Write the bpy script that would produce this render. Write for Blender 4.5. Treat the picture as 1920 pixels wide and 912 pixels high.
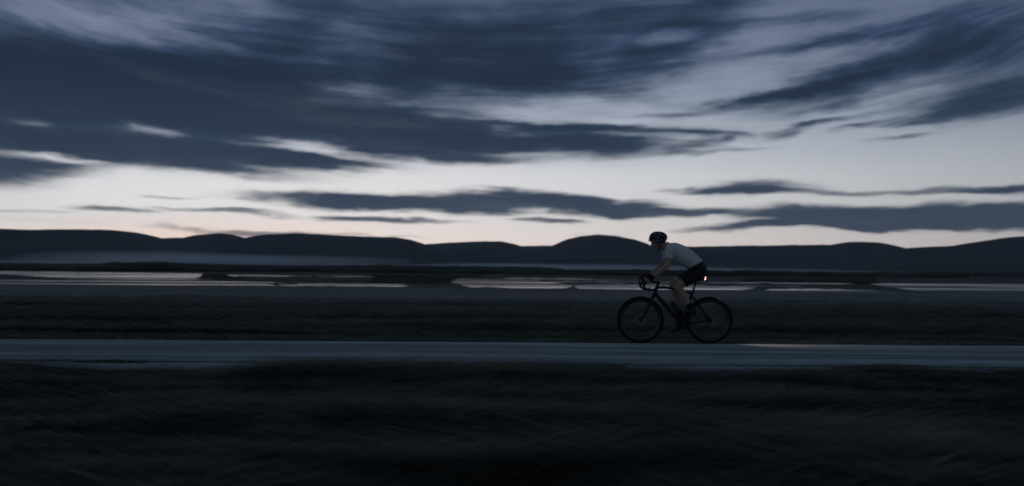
import bpy, bmesh, math, random
import numpy as np
from mathutils import Vector, Matrix

random.seed(7)
rng = np.random.default_rng(7)
S = bpy.context.scene
COL = S.collection
for o in list(bpy.data.objects):
    bpy.data.objects.remove(o)
pi = math.pi

# ------------------------------------------------------------------ camera
F = 1997.0                       # focal length in photo pixels (1920 wide)
CAM = Vector((0.0, -16.0, 1.105))
PITCH = math.atan(48.0 / F)
ROLL = math.atan(0.00677)
fw = Vector((0, math.cos(PITCH), math.sin(PITCH)))
r0 = Vector((1, 0, 0)); u0 = Vector((0, -math.sin(PITCH), math.cos(PITCH)))
rt = r0 * math.cos(ROLL) + u0 * math.sin(ROLL)
up = -r0 * math.sin(ROLL) + u0 * math.cos(ROLL)
cd = bpy.data.cameras.new('camera')
cam = bpy.data.objects.new('camera', cd); COL.objects.link(cam)
M = Matrix((rt, up, -fw)).transposed().to_4x4(); M.translation = CAM
cam.matrix_world = M
cd.sensor_width = 36.0; cd.lens = 36.0 * F / 1920.0
cd.clip_start = 0.1; cd.clip_end = 30000
cd.dof.use_dof = True; cd.dof.focus_distance = 16.1; cd.dof.aperture_fstop = 1.2
S.camera = cam
S.render.resolution_x = 1024; S.render.resolution_y = 486

def direction(px, py):
    return fw + rt * ((px - 960) / F) + up * ((456 - py) / F)
def P(px, py, y=0.0):                      # the point of depth y that the photo shows at (px, py)
    d = direction(px, py); return CAM + d * ((y - CAM.y) / d.y)
def on_level(px, py, z):
    d = direction(px, py); return CAM + d * ((z - CAM.z) / d.z)

# ------------------------------------------------------------------ view, light
S.view_settings.view_transform = 'Standard'; S.view_settings.look = 'None'
S.view_settings.exposure = 0.0; S.view_settings.gamma = 1.0
S.render.engine = 'CYCLES'
S.cycles.max_bounces = 6; S.cycles.volume_bounces = 1
S.cycles.use_denoising = True

SUN_AZ, SUN_EL = math.radians(-9), math.radians(6)
sl = bpy.data.lights.new('sun', 'SUN'); sun = bpy.data.objects.new('sun', sl); COL.objects.link(sun)
sl.energy = 0.03; sl.angle = math.radians(25); sl.color = (1, .86, .78)
sdir = Vector((math.sin(SUN_AZ) * math.cos(SUN_EL), math.cos(SUN_AZ) * math.cos(SUN_EL), math.sin(SUN_EL)))
sun.rotation_euler = sdir.to_track_quat('Z', 'Y').to_euler(); sun.location = (0, 40, 30)

def lin(r, g, b):
    f = lambda c: (c / 255 / 12.92) if c / 255 <= .04045 else ((c / 255 + .055) / 1.055) ** 2.4
    return (f(r), f(g), f(b), 1.0)

class Nodes:
    def __init__(self, tree): self.t = tree; self.n = tree.nodes; self.l = tree.links
    def _set(self, sock, v):
        if v is None: return
        if hasattr(v, 'is_output') or isinstance(v, bpy.types.NodeSocket): self.l.new(v, sock)
        else: sock.default_value = v
    def m(self, op, a, b=None, c=None, clamp=False):
        n = self.n.new('ShaderNodeMath'); n.operation = op; n.use_clamp = clamp
        for i, v in enumerate((a, b, c)): self._set(n.inputs[i], v)
        return n.outputs[0]
    def v(self, op, a, b=None, out=0):
        n = self.n.new('ShaderNodeVectorMath'); n.operation = op
        self._set(n.inputs[0], a); self._set(n.inputs[1], b)
        return n.outputs[out]
    def comb(self, x, y, z):
        n = self.n.new('ShaderNodeCombineXYZ')
        for i, v in enumerate((x, y, z)): self._set(n.inputs[i], v)
        return n.outputs[0]
    def sep(self, v):
        n = self.n.new('ShaderNodeSeparateXYZ'); self._set(n.inputs[0], v); return n.outputs
    def map(self, v, loc=(0, 0, 0), rot=(0, 0, 0), sc=(1, 1, 1), kind='TEXTURE'):
        n = self.n.new('ShaderNodeMapping'); n.vector_type = kind; self._set(n.inputs[0], v)
        n.inputs[1].default_value = loc; n.inputs[2].default_value = rot; n.inputs[3].default_value = sc
        return n.outputs[0]
    def rng(self, v, a, b, c=0.0, d=1.0, smooth=True):
        n = self.n.new('ShaderNodeMapRange'); n.interpolation_type = 'SMOOTHSTEP' if smooth else 'LINEAR'
        self._set(n.inputs[0], v)
        for i, k in enumerate((a, b, c, d)): n.inputs[i + 1].default_value = k
        return n.outputs[0]
    def noise(self, v, scale=1, detail=3, rough=.5, dist=0, color=False):
        n = self.n.new('ShaderNodeTexNoise'); self._set(n.inputs['Vector'], v)
        n.inputs['Scale'].default_value = scale; n.inputs['Detail'].default_value = detail
        n.inputs['Roughness'].default_value = rough; n.inputs['Distortion'].default_value = dist
        return n.outputs['Color' if color else 'Fac']
    def mix(self, f, a, b, mode='MIX'):
        n = self.n.new('ShaderNodeMix'); n.data_type = 'RGBA'; n.blend_type = mode
        self._set(n.inputs[0], f); self._set(n.inputs[6], a); self._set(n.inputs[7], b)
        return n.outputs[2]
    def ramp(self, f, stops):
        n = self.n.new('ShaderNodeValToRGB'); self._set(n.inputs[0], f)
        e = n.color_ramp.elements
        while len(e) > 1: e.remove(e[-1])
        e[0].position, e[0].color = stops[0]
        for p_, c_ in stops[1:]:
            k = e.new(p_); k.color = c_
        return n.outputs[0]

# ------------------------------------------------------------------ sky (World): dusk gradient and layered cloud
W = bpy.data.worlds.new('World'); S.world = W; W.use_nodes = True
wt = W.node_tree; wt.nodes.clear(); N = Nodes(wt)
tc = wt.nodes.new('ShaderNodeTexCoord')
x, y, z = N.sep(tc.outputs['Generated'])
az = N.m('MULTIPLY', N.m('ARCTAN2', x, y), F)                       # azimuth and elevation in units of 1/F rad
hz = N.m('SQRT', N.m('ADD', N.m('MULTIPLY', x, x), N.m('MULTIPLY', y, y)))
el = N.m('MULTIPLY', N.m('ARCTAN2', z, hz), F)
ae = N.comb(az, el, 0.0)
def sky_at(px, py):
    d = direction(px, py); return math.atan2(d.x, d.y) * F, math.atan2(d.z, math.hypot(d.x, d.y)) * F
# wind-drawn warp of the cloud shapes
w1 = N.v('SUBTRACT', N.noise(N.map(ae, sc=(150, 34, 1)), 1, 3, .55, 0, True), (.5, .5, .5))
w2 = N.v('SUBTRACT', N.noise(N.map(ae, (311, 77, 0), sc=(520, 150, 1)), 1, 2, .5, 0, True), (.5, .5, .5))
w3 = N.v('SUBTRACT', N.noise(N.map(ae, (57, 13, 0), sc=(62, 20, 1)), 1, 3, .6, 0, True), (.5, .5, .5))
wae = N.v('ADD', ae, N.v('ADD', N.v('MULTIPLY', w1, (120, 26, 0)), N.v('MULTIPLY', w2, (120, 46, 0))))
wae = N.v('ADD', wae, N.v('MULTIPLY', w3, (60, 12, 0)))

# cx, cy, half length, half height, tilt (degrees, + = falling to the right), weight
CLOUDS = [
 # low bands above the hills
 (640, 374, 210, 19, 1.5, 1.3), (900, 378, 250, 23, .5, 1.4), (1130, 383, 130, 16, 1, 1.1),
 (1410, 350, 120, 15, -3, 1.2), (1500, 357, 130, 9, 1, .9), (1290, 355, 80, 6, -2, .7), (1790, 353, 170, 9, -1, .9), (1940, 355, 120, 10, 0, .9),
 (1480, 399, 190, 16, 1, 1.1), (1720, 407, 300, 25, -1, 1.45), (1960, 404, 220, 26, 0, 1.45), (1420, 425, 170, 9, -1, 1.1), (1640, 427, 180, 7, -1, .8), (1230, 396, 130, 9, 0, 1.0),
 (215, 396, 85, 7, 2, 1.0), (420, 397, 125, 6, 1, .95), (330, 367, 60, 4, 1, .55), (60, 399, 90, 4, 0, .35), (740, 411, 160, 6, 2, .95), (1030, 409, 85, 6, 0, .95), (640, 402, 60, 4, 2, .6),
 (470, 434, 190, 8, 0, .9), (700, 441, 110, 4, 2, .35), (90, 418, 160, 6, 0, .15), (1120, 437, 80, 4, 0, .3),
 # middle deck
 (40, 322, 120, 24, 1, 1.3), (150, 276, 220, 34, 2, 1.2), (380, 290, 240, 32, 4, 1.35), (560, 300, 130, 15, 4, .8), (420, 318, 110, 12, 3, .9),
 (700, 262, 270, 42, 2, 1.6), (930, 266, 260, 38, 3, 1.55), (1120, 274, 190, 19, 1, 1.25), (820, 300, 150, 10, 3, .7), (1200, 247, 190, 11, 2, 1.0), (1040, 240, 130, 9, 2, .8), (640, 305, 130, 7, 3, .5),
 # the big dark deck, upper left
 (60, 150, 330, 88, 4, 1.6), (330, 160, 330, 78, 5, 1.5), (560, 175, 230, 70, 4, 1.0), (-250, 190, 330, 130, 0, 1.5),
 (300, 228, 420, 22, 1, .75),
 # upper middle
 (720, 130, 240, 95, 8, .62), (900, 110, 330, 90, 6, 1.15), (1120, 70, 270, 85, -8, .9), (1010, 150, 190, 24, 6, .55), (1290, 70, 160, 50, -30, .8), (760, 30, 420, 60, 3, .5), (820, 205, 260, 30, 0, .3),
 (500, 40, 330, 26, 7, .34), (1200, 10, 300, 40, 0, .5), (470, -60, 900, 70, 0, .55), (60, 10, 420, 60, 6, .42), (520, 95, 200, 40, 8, .34), (360, 45, 260, 26, 8, .25),
 # right-hand streaks
 (1480, 36, 150, 13, -3, .75), (1600, 62, 210, 17, -8, .65), (1880, 40, 180, 26, -14, .75), (1700, 128, 280, 36, -15, .95), (1540, 150, 160, 26, -16, .6), (1900, 100, 170, 36, -10, .7),
 (1860, 178, 180, 36, -7, 1.25), (1480, 172, 150, 10, -10, .5), (2060, 150, 220, 60, -8, 1.0), (1450, 100, 170, 12, -8, .38), (1560, 190, 110, 14, -20, .35), (1640, 90, 380, 60, -12, .42), (1900, -10, 300, 40, -8, .35), (1420, 190, 130, 10, -8, .4), (1640, 205, 120, 12, -14, .4), (1780, 215, 160, 16, -6, .35),
 # small scraps
 (1480, 251, 62, 12, -12, .85), (1385, 262, 42, 9, -18, .75), (1543, 227, 42, 7, -8, .7), (1620, 238, 52, 8, -10, .75), (1690, 262, 66, 5, -8, .6), (1700, 236, 46, 5, -6, .45), (1325, 268, 62, 11, -12, .65),
 (1240, 214, 90, 6, -1, .42), (1330, 250, 70, 6, 0, .5), (1385, 285, 60, 5, 0, .55), (1290, 288, 60, 5, 0, .5),
]
CLEAR = [   # gaps of brighter sky
 (60, 240, 60, 10, 2, .5), (290, 240, 75, 11, 3, .6), (590, 276, 110, 13, 8, .75), (100, 293, 70, 8, 4, .55), (200, 62, 130, 18, 12, .35),
 (980, 262, 60, 9, 4, .55), (960, 240, 50, 5, 2, .5), (400, 318, 60, 5, 4, .3), (840, 198, 150, 20, 6, .35), (150, 238, 260, 12, 1, .45), (430, 232, 240, 13, 0, .35), (40, 292, 120, 8, 2, .4), (640, 125, 80, 70, 0, .4), (690, 200, 170, 18, 5, .2), (560, 250, 120, 10, 5, .35), (700, 60, 160, 30, 6, .25), (1010, 30, 140, 18, -4, .25), (1260, 75, 60, 12, -8, .7), (420, 85, 110, 10, 8, .25),
]
tot = 0.0
wx_, wy_, _z = N.sep(wae)
for sgn, lst in ((1, CLOUDS), (-1, CLEAR)):
    for cx, cy, rx, ry, tilt, w in lst:
        a_, e_ = sky_at(cx, cy)
        q = N.map(N.comb(wx_, wy_, tot), (a_, e_, 0), (0, 0, -math.radians(tilt)), (rx, ry, 1e5))   # z only strings the nodes one after another
        b = N.rng(N.v('LENGTH', q, None, 1), 1.35 if cy > 330 else 1.6, .25 if cy > 330 else .0, 0, sgn * w * (1.0 if cy > 330 or w < .9 or sgn < 0 else .78))
        tot = N.m('ADD', tot, b)
# drifting texture, also the cover of the sky that the frame does not show
pl = N.v('DIVIDE', N.comb(x, y, 0.0), N.comb(N.m('ADD', N.m('MAXIMUM', z, 0), .16), N.m('ADD', N.m('MAXIMUM', z, 0), .16), 1.0))
# cloud streets drawn out along the wind, fanning away from the middle of the view
bend = N.m('MULTIPLY', N.m('MULTIPLY', az, az), N.m('MULTIPLY', N.rng(el, 60, 420, 0, 1, False), 1.3e-4))
es = N.m('SUBTRACT', el, bend)
sv_ = N.comb(az, N.m('ADD', es, N.m('MULTIPLY', N.m('SUBTRACT', N.noise(N.map(ae, (5, 9, 0), sc=(400, 120, 1)), 1, 2, .5), .5), 60)), 0.0)
fine = N.noise(N.map(sv_, (90, 10, 0), sc=(230, 21, 1)), 1, 4, .58)
tone = N.noise(N.map(sv_, (790, 410, 0), sc=(430, 46, 1)), 1, 4, .6)
broad = N.noise(N.map(pl, (3, 1, 0), sc=(2.1, .8, 1)), 1, 5, .55)
away = N.m('MULTIPLY', N.rng(y, .86, .45), N.rng(z, .02, .25))              # to the sides and behind
high = N.rng(el, 480, 900)                                                  # above the frame
cover = N.m('MAXIMUM', away, high)
body_ = N.rng(tot, -.05, .55, .12, 1.0)
amp = N.m('MULTIPLY', body_, N.rng(el, 40, 260, .95, 1.25))
fibre = N.noise(N.map(sv_, (33, 71, 0), sc=(300, 7.5, 1)), 1, 3, .6)
fine = N.m('ADD', N.m('MULTIPLY', fine, .72), N.m('MULTIPLY', fibre, .42))
dens = N.m('ADD', tot, N.m('MULTIPLY', N.m('SUBTRACT', fine, .57), amp))
lump = N.noise(N.map(sv_, (1210, 340, 0), sc=(190, 62, 1)), 1, 4, .55)
dens = N.m('ADD', dens, N.m('MULTIPLY', N.m('SUBTRACT', lump, .5), N.rng(el, 170, 330, .35, 1.5)))
dens = N.m('ADD', dens, N.m('MULTIPLY', cover, N.m('ADD', N.m('MULTIPLY', broad, 1.8), -.35)))
alpha = N.rng(dens, -.05, 1.25)
deep = N.rng(dens, .85, 1.65)
# clear sky, horizon to zenith (linear), dimmer away from the afterglow
e01 = N.m('DIVIDE', el, 1000.0, clamp=True)
clear = N.ramp(e01, [(0, lin(252, 224, 212)), (.055, lin(252, 243, 238)), (.10, lin(242, 241, 241)), (.17, lin(224, 227, 231)), (.24, lin(190, 198, 210)), (.33, lin(152, 163, 183)), (.43, lin(118, 130, 156)), (.52, lin(96, 109, 142)), (1, lin(70, 88, 108))])
# afterglow axis a little left of centre
glow = N.rng(N.v('DOT_PRODUCT', N.v('NORMALIZE', N.comb(x, y, 0.0)), (-.23, .973, 0), 1), -1.0, 1.0, 0, 1, False)
glow = N.m('POWER', glow, 7.0)
clear = N.mix(N.m('ADD', N.m('MULTIPLY', glow, .82), .18), lin(60, 74, 92), clear)
# the last warm light over the saddle where the sun went down
ga, ge = sky_at(390, 443)
warm = N.rng(N.v('LENGTH', N.map(ae, (ga, ge, 0), sc=(340, 34, 1)), None, 1), 1.3, 0)
clear = N.mix(N.m('MULTIPLY', warm, .6), clear, (1.05, .80, .68, 1))
# faint physical twilight on top
sk = wt.nodes.new('ShaderNodeTexSky'); sk.sky_type = 'NISHITA'; sk.sun_disc = False
sk.sun_elevation = math.radians(1.0); sk.sun_rotation = SUN_AZ
clear = N.v('ADD', clear, N.v('MULTIPLY', sk.outputs[0], (.003, .003, .003)))
cloud = N.ramp(e01, [(0, lin(92, 95, 106)), (.07, lin(70, 82, 97)), (.14, lin(60, 73, 90)), (.26, lin(50, 66, 86)), (.42, lin(50, 67, 95)), (.55, lin(50, 68, 90)), (1, lin(50, 68, 82))])
darkc = N.ramp(e01, [(0, lin(72, 78, 92)), (.10, lin(56, 67, 84)), (.22, lin(42, 55, 74)), (.35, lin(30, 43, 60)), (.5, lin(34, 48, 66)), (1, lin(40, 54, 64))])
cc = N.mix(deep, cloud, darkc)
cc = N.mix(N.m('MULTIPLY', N.rng(tone, .46, .74), N.m('MULTIPLY', N.rng(el, 150, 330, .12, .36), N.m('SUBTRACT', 1.0, N.m('MULTIPLY', deep, .75)))), cc, N.mix(.45, cc, clear))
skyc = N.mix(alpha, clear, cc)
bg = wt.nodes.new('ShaderNodeBackground'); wt.links.new(skyc, bg.inputs[0]); bg.inputs[1].default_value = 1.1
wo = wt.nodes.new('ShaderNodeOutputWorld'); wt.links.new(bg.outputs[0], wo.inputs[0])
W.cycles.sampling_method = 'MANUAL'; W.cycles.sample_map_resolution = 512

# ------------------------------------------------------------------ helpers
def mat(name, color, rough=.6, spec=.3, var=0.0, vscale=(1, 1, 1), metal=0.0, bump=0.0, bscale=60, c2=None, island=False):
    m = bpy.data.materials.new(name); m.use_nodes = True
    t = m.node_tree; b = t.nodes['Principled BSDF']; k = Nodes(t)
    b.inputs['Roughness'].default_value = rough; b.inputs['Specular IOR Level'].default_value = spec
    b.inputs['Metallic'].default_value = metal
    co = t.nodes.new('ShaderNodeTexCoord').outputs['Object']
    a = (*color, 1)
    bcol = (*(c2 or tuple(c * (1 - var) for c in color)), 1)
    f = k.rng(k.noise(k.map(co, sc=vscale), 1, 4, .6), .3, .7)
    if island:
        g = t.nodes.new('ShaderNodeNewGeometry').outputs['Random Per Island']
        f = k.m('ADD', k.m('MULTIPLY', f, .5), k.m('MULTIPLY', g, .5))
    if var or c2: t.links.new(k.mix(f, a, bcol), b.inputs['Base Color'])
    else: b.inputs['Base Color'].default_value = a
    if bump:
        bp = t.nodes.new('ShaderNodeBump'); bp.inputs['Strength'].default_value = bump; bp.inputs['Distance'].default_value = .01
        t.links.new(k.noise(co, bscale, 3, .6), bp.inputs['Height']); t.links.new(bp.outputs[0], b.inputs['Normal'])
    return m

def link(name, me, m=None, parent=None, smooth=True):
    o = bpy.data.objects.new(name, me); COL.objects.link(o)
    if m is not None and not me.materials: me.materials.append(m)
    if parent is not None: o.parent = parent
    if smooth:
        me.polygons.foreach_set('use_smooth', [True] * len(me.polygons))
    return o
def empty(name, loc, label, cat):
    o = bpy.data.objects.new(name, None); COL.objects.link(o); o.location = loc
    o['label'] = label; o['category'] = cat; o.empty_display_size = .2
    return o
def struct(o): o['kind'] = 'structure'; return o
def stuff(o): o['kind'] = 'stuff'; return o

class MB:
    """collects simple shapes and builds them as one mesh"""
    def __init__(self): self.v = []; self.f = []
    def add(self, vs, fs):
        b = len(self.v); self.v += [tuple(p) for p in vs]; self.f += [tuple(i + b for i in q) for q in fs]
    def tube(self, pts, rad, seg=10, caps=True, flat=1.0, closed=False):
        pts = [Vector(p) for p in pts]; n = len(pts)
        if not hasattr(rad, '__len__'): rad = [rad] * n
        vs = []; fs = []
        t_prev = None; nrm = None
        for i, p in enumerate(pts):
            if closed: t = (pts[(i + 1) % n] - pts[i - 1]).normalized()
            else: t = (pts[min(i + 1, n - 1)] - pts[max(i - 1, 0)]).normalized()
            if nrm is None:
                a = Vector((0, 1, 0)) if abs(t.y) < .9 else Vector((1, 0, 0))
                nrm = (a - t * a.dot(t)).normalized()
            else: nrm = (nrm - t * nrm.dot(t)).normalized()
            bn = t.cross(nrm)
            for k in range(seg):
                an = 2 * pi * k / seg
                vs.append(p + (nrm * math.cos(an) * flat + bn * math.sin(an)) * rad[i])
        m = n if closed else n - 1
        for i in range(m):
            for k in range(seg):
                j = (i + 1) % n
                fs.append((i * seg + k, i * seg + (k + 1) % seg, j * seg + (k + 1) % seg, j * seg + k))
        if caps and not closed:
            fs.append(tuple(range(seg))[::-1]); fs.append(tuple((n - 1) * seg + k for k in range(seg)))
        self.add(vs, fs); return self
    def cyl(self, p, q, r, seg=20, bev=.15):
        p, q = Vector(p), Vector(q); d = (q - p); L = d.length; b = min(r * bev, L * .3); u = d / L
        return self.tube([p, p + u * b * .001, p + u * b, q - u * b, q - u * b * .001, q], [r - b, r - b * .9, r, r, r - b * .9, r - b], seg)
    def capsule(self, p, q, r0_, r1_, seg=14, flat=1.0):
        p, q = Vector(p), Vector(q); d = q - p; L = max(d.length, 1e-4); u = d / L if d.length > 1e-6 else Vector((0, 0, 1))
        pts = []; rs = []
        for k in range(5):
            a = pi / 2 * (1 - k / 4.0); pts.append(p - u * r0_ * math.sin(a)); rs.append(max(r0_ * math.cos(a), 1e-4))
        for k in range(5):
            a = pi / 2 * (k / 4.0); pts.append(q + u * r1_ * math.sin(a)); rs.append(max(r1_ * math.cos(a), 1e-4))
        return self.tube(pts, rs, seg, True, flat)
    def ball(self, c, r, seg=16, ax=(Vector((1, 0, 0)), Vector((0, 1, 0)), Vector((0, 0, 1)))):
        if not hasattr(r, '__len__'): r = (r, r, r)
        c = Vector(c); vs = []; fs = []; rings = seg // 2
        for i in range(1, rings):
            th = pi * i / rings
            for k in range(seg):
                a = 2 * pi * k / seg
                vs.append(c + ax[0] * r[0] * math.sin(th) * math.cos(a) + ax[1] * r[1] * math.sin(th) * math.sin(a) + ax[2] * r[2] * math.cos(th))
        top = len(vs); vs.append(c + ax[2] * r[2]); vs.append(c - ax[2] * r[2])
        for i in range(rings - 2):
            for k in range(seg):
                fs.append((i * seg + k, (i + 1) * seg + k, (i + 1) * seg + (k + 1) % seg, i * seg + (k + 1) % seg))
        for k in range(seg):
            fs.append((top, k, (k + 1) % seg)); b = (rings - 2) * seg
            fs.append((top + 1, b + (k + 1) % seg, b + k))
        self.add(vs, fs); return self
    def box(self, c, s, rot=None, bev=.15):
        c = Vector(c); hx, hy, hz_ = (k / 2 for k in s); bm = bmesh.new(); bmesh.ops.create_cube(bm, size=1)
        for v in bm.verts: v.co = Vector((v.co.x * s[0], v.co.y * s[1], v.co.z * s[2]))
        bmesh.ops.bevel(bm, geom=bm.edges[:], offset=min(s) * bev, segments=2, affect='EDGES')
        R = rot or Matrix.Identity(3)
        bm.verts.index_update()
        self.add([c + R @ v.co for v in bm.verts], [[v.index for v in f.verts] for f in bm.faces]); bm.free(); return self
    def mesh(self, name):
        me = bpy.data.meshes.new(name); me.from_pydata(self.v, [], self.f); me.update(); return me
    def build(self, name, m=None, parent=None, smooth=True):
        return link(name, self.mesh(name), m, parent, smooth)

def smooth_path(pts, n=6):
    """Catmull-Rom through pts"""
    pts = [Vector(p) for p in pts]; out = []
    q = [pts[0] * 2 - pts[1]] + pts + [pts[-1] * 2 - pts[-2]]
    for i in range(1, len(q) - 2):
        for k in range(n):
            t = k / n; a, b, c, d = q[i - 1], q[i], q[i + 1], q[i + 2]
            out.append(.5 * ((2 * b) + (c - a) * t + (2 * a - 5 * b + 4 * c - d) * t * t + (3 * b - a - 3 * c + d) * t ** 3))
    out.append(pts[-1]); return out

def np_mesh(name, V, T):
    me = bpy.data.meshes.new(name)
    V = np.asarray(V, np.float32); T = np.asarray(T, np.int32); k = T.shape[1]
    me.vertices.add(len(V)); me.vertices.foreach_set('co', V.ravel())
    me.loops.add(T.size); me.loops.foreach_set('vertex_index', T.ravel())
    me.polygons.add(len(T)); me.polygons.foreach_set('loop_start', np.arange(0, T.size, k, dtype=np.int32))
    me.polygons.foreach_set('loop_total', np.full(len(T), k, np.int32))
    me.update(calc_edges=True); return me
def grid_faces(nx, ny):
    i = np.arange(nx - 1)[None, :]; j = np.arange(ny - 1)[:, None]; a = j * nx + i
    return np.stack([a, a + 1, a + nx + 1, a + nx], -1).reshape(-1, 4)

def _hash(i, j, s): 
    n = np.sin(i * 127.1 + j * 311.7 + s * 74.7) * 43758.5453
    return n - np.floor(n)
def vnoise(x_, y_, s=0):
    i = np.floor(x_); j = np.floor(y_); u = x_ - i; v = y_ - j
    u = u * u * (3 - 2 * u); v = v * v * (3 - 2 * v)
    return (_hash(i, j, s) * (1 - u) + _hash(i + 1, j, s) * u) * (1 - v) + (_hash(i, j + 1, s) * (1 - u) + _hash(i + 1, j + 1, s) * u) * v
def fbm(x_, y_, s=0, o=4):
    r = 0; a = .5
    for k in range(o):
        r = r + a * vnoise(x_ * 2 ** k, y_ * 2 ** k, s + k * 13); a *= .5
    return r

# ------------------------------------------------------------------ ground, road, water
ROAD_N, ROAD_F = -3.35, .42
def ground_h(X, Y):
    h = np.full_like(X, -.03)
    fore = np.clip((ROAD_N - .2 - Y) / 1.0, 0, 1)
    h = h + fore * (.04 + .34 * (fbm(X * .5, Y * .95, 3, 3) - .46))
    far = np.clip((Y - ROAD_F - .1) / 2.0, 0, 1)
    h = h + far * (.16 * (fbm(X * .12, Y * .35, 5, 3) - .45))
    h = h - .57 * np.clip((Y - 6) / 45, 0, 1)
    flat_ = np.clip((Y - 50) / 20, 0, 1)
    return h * (1 - flat_) + flat_ * -.6

gx = np.concatenate([-np.geomspace(12000, 12, 60), np.linspace(-11.8, 11.8, 120), np.geomspace(12, 12000, 60)])
gy = np.concatenate([-np.geomspace(3000, 14, 24), np.linspace(-13.8, 8, 120), np.geomspace(8.3, 12000, 90)])
GX, GY = np.meshgrid(gx, gy)
gv = np.stack([GX, GY, ground_h(GX, GY)], -1).reshape(-1, 3)
gm = bpy.data.materials.new('meadow'); gm.use_nodes = True
t = gm.node_tree; k = Nodes(t); b = t.nodes['Principled BSDF']; b.inputs['Roughness'].default_value = .95; b.inputs['Specular IOR Level'].default_value = .1
co = t.nodes.new('ShaderNodeTexCoord').outputs['Object']; ox, oy, oz = k.sep(co)
n1 = k.noise(k.map(co, sc=(2.5, .35, 1)), 1, 5, .6); n2 = k.noise(k.map(co, (7, 3, 0), sc=(30, 3.5, 1)), 1, 4, .6); n3 = k.noise(k.map(co, (7, 3, 0), sc=(260, 22, 1)), 1, 4, .6)
grass_c = k.mix(k.rng(n1, .3, .7), (.022, .028, .018, 1), (.040, .045, .030, 1))
grass_c = k.mix(k.rng(n2, .35, .65, 0, .6), grass_c, (.030, .034, .022, 1))
sedge = k.mix(k.rng(n2, .3, .7), (.20, .205, .19, 1), (.10, .105, .09, 1))
marsh = k.mix(k.rng(n3, .3, .7), (.030, .032, .028, 1), (.085, .085, .08, 1))
wob = k.m('ADD', oy, k.m('MULTIPLY', k.m('SUBTRACT', n2, .5), 24))
c = k.mix(k.rng(wob, 24, 36), grass_c, sedge)
c = k.mix(k.rng(k.m('ADD', oy, k.m('MULTIPLY', k.m('SUBTRACT', n3, .5), 40)), 60, 95), c, marsh)
t.links.new(c, b.inputs['Base Color'])
ground = struct(link('ground', np_mesh('ground', gv, grid_faces(len(gx), len(gy))), gm))

# road: gravel-strewn asphalt lane with a slight crown, laid above the ground
rx_ = np.concatenate([-np.geomspace(3000, 14, 40), np.linspace(-13.8, 13.8, 300), np.geomspace(14, 3000, 40)])
ry_ = np.linspace(ROAD_N, ROAD_F, 40)
RX, RY = np.meshgrid(rx_, ry_)
wav = .10 * (fbm(RX * .5, RY * 0 + 1, 9, 3) - .45)
edge = np.clip(np.abs(RY - (ROAD_N + ROAD_F) / 2) / ((ROAD_F - ROAD_N) / 2), 0, 1)
RY2 = RY + wav * edge ** 4 * 1.5
RZ = .0 - .035 * np.maximum(edge - .75, 0) * 4 ** 1 * .8 + .004 * (fbm(RX * 1.2, RY * 6, 21, 3) - .45)
RZ = np.where(edge > .999, -.09, RZ)
rm = bpy.data.materials.new('worn_asphalt'); rm.use_nodes = True
t = rm.node_tree; k = Nodes(t); b = t.nodes['Principled BSDF']; b.inputs['Specular IOR Level'].default_value = .12
co = t.nodes.new('ShaderNodeTexCoord').outputs['Object']
n1 = k.noise(k.map(co, sc=(11, .75, 1)), 1, 4, .6); n2 = k.noise(k.map(co, sc=(.02, .02, .02)), 1, 3, .6); n3 = k.noise(k.map(co, (5, 2, 0), sc=(1.6, .5, 1)), 1, 4, .6)
c = k.mix(k.rng(n1, .36, .64), (.15, .175, .185, 1), (.44, .475, .48, 1))
c = k.mix(k.rng(n3, .45, .7, 0, .5), c, (.17, .20, .215, 1))
c = k.mix(k.rng(n2, .35, .65, 0, .5), c, (.13, .15, .16, 1))
t.links.new(c, b.inputs['Base Color'])
t.links.new(k.rng(n1, .3, .7, .78, .92), b.inputs['Roughness'])
bp = t.nodes.new('ShaderNodeBump'); bp.inputs['Strength'].default_value = .35; bp.inputs['Distance'].default_value = .006
t.links.new(n2, bp.inputs['Height']); t.links.new(bp.outputs[0], b.inputs['Normal'])
road = struct(link('road', np_mesh('road', np.stack([RX, RY2, RZ], -1).reshape(-1, 3), grid_faces(len(rx_), len(ry_))), rm))

# pale gravel shoulder on the near side, seen in gaps of the grass
sy = np.linspace(-4.7, ROAD_N + .25, 14); SX, SY = np.meshgrid(np.linspace(-14, 14, 180), sy)
SZ = ground_h(SX, SY) * .25 + .004 + .014 * (fbm(SX * 2, SY * 3, 31, 3) - .4)
SZ = np.maximum(SZ - .02, ground_h(SX, SY) + .008)
SZ = np.where(SY > ROAD_N - .02, -.06, SZ); SZ[0] = -.3
shoulder_m = mat('pale_gravel', (.40, .42, .44), .9, .1, c2=(.24, .25, .26), vscale=(.3, .06, .1), bump=.5, bscale=70)
struct(link('road_shoulder', np_mesh('road_shoulder', np.stack([SX, SY, SZ], -1).reshape(-1, 3), grid_faces(180, 14)), shoulder_m))

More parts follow.
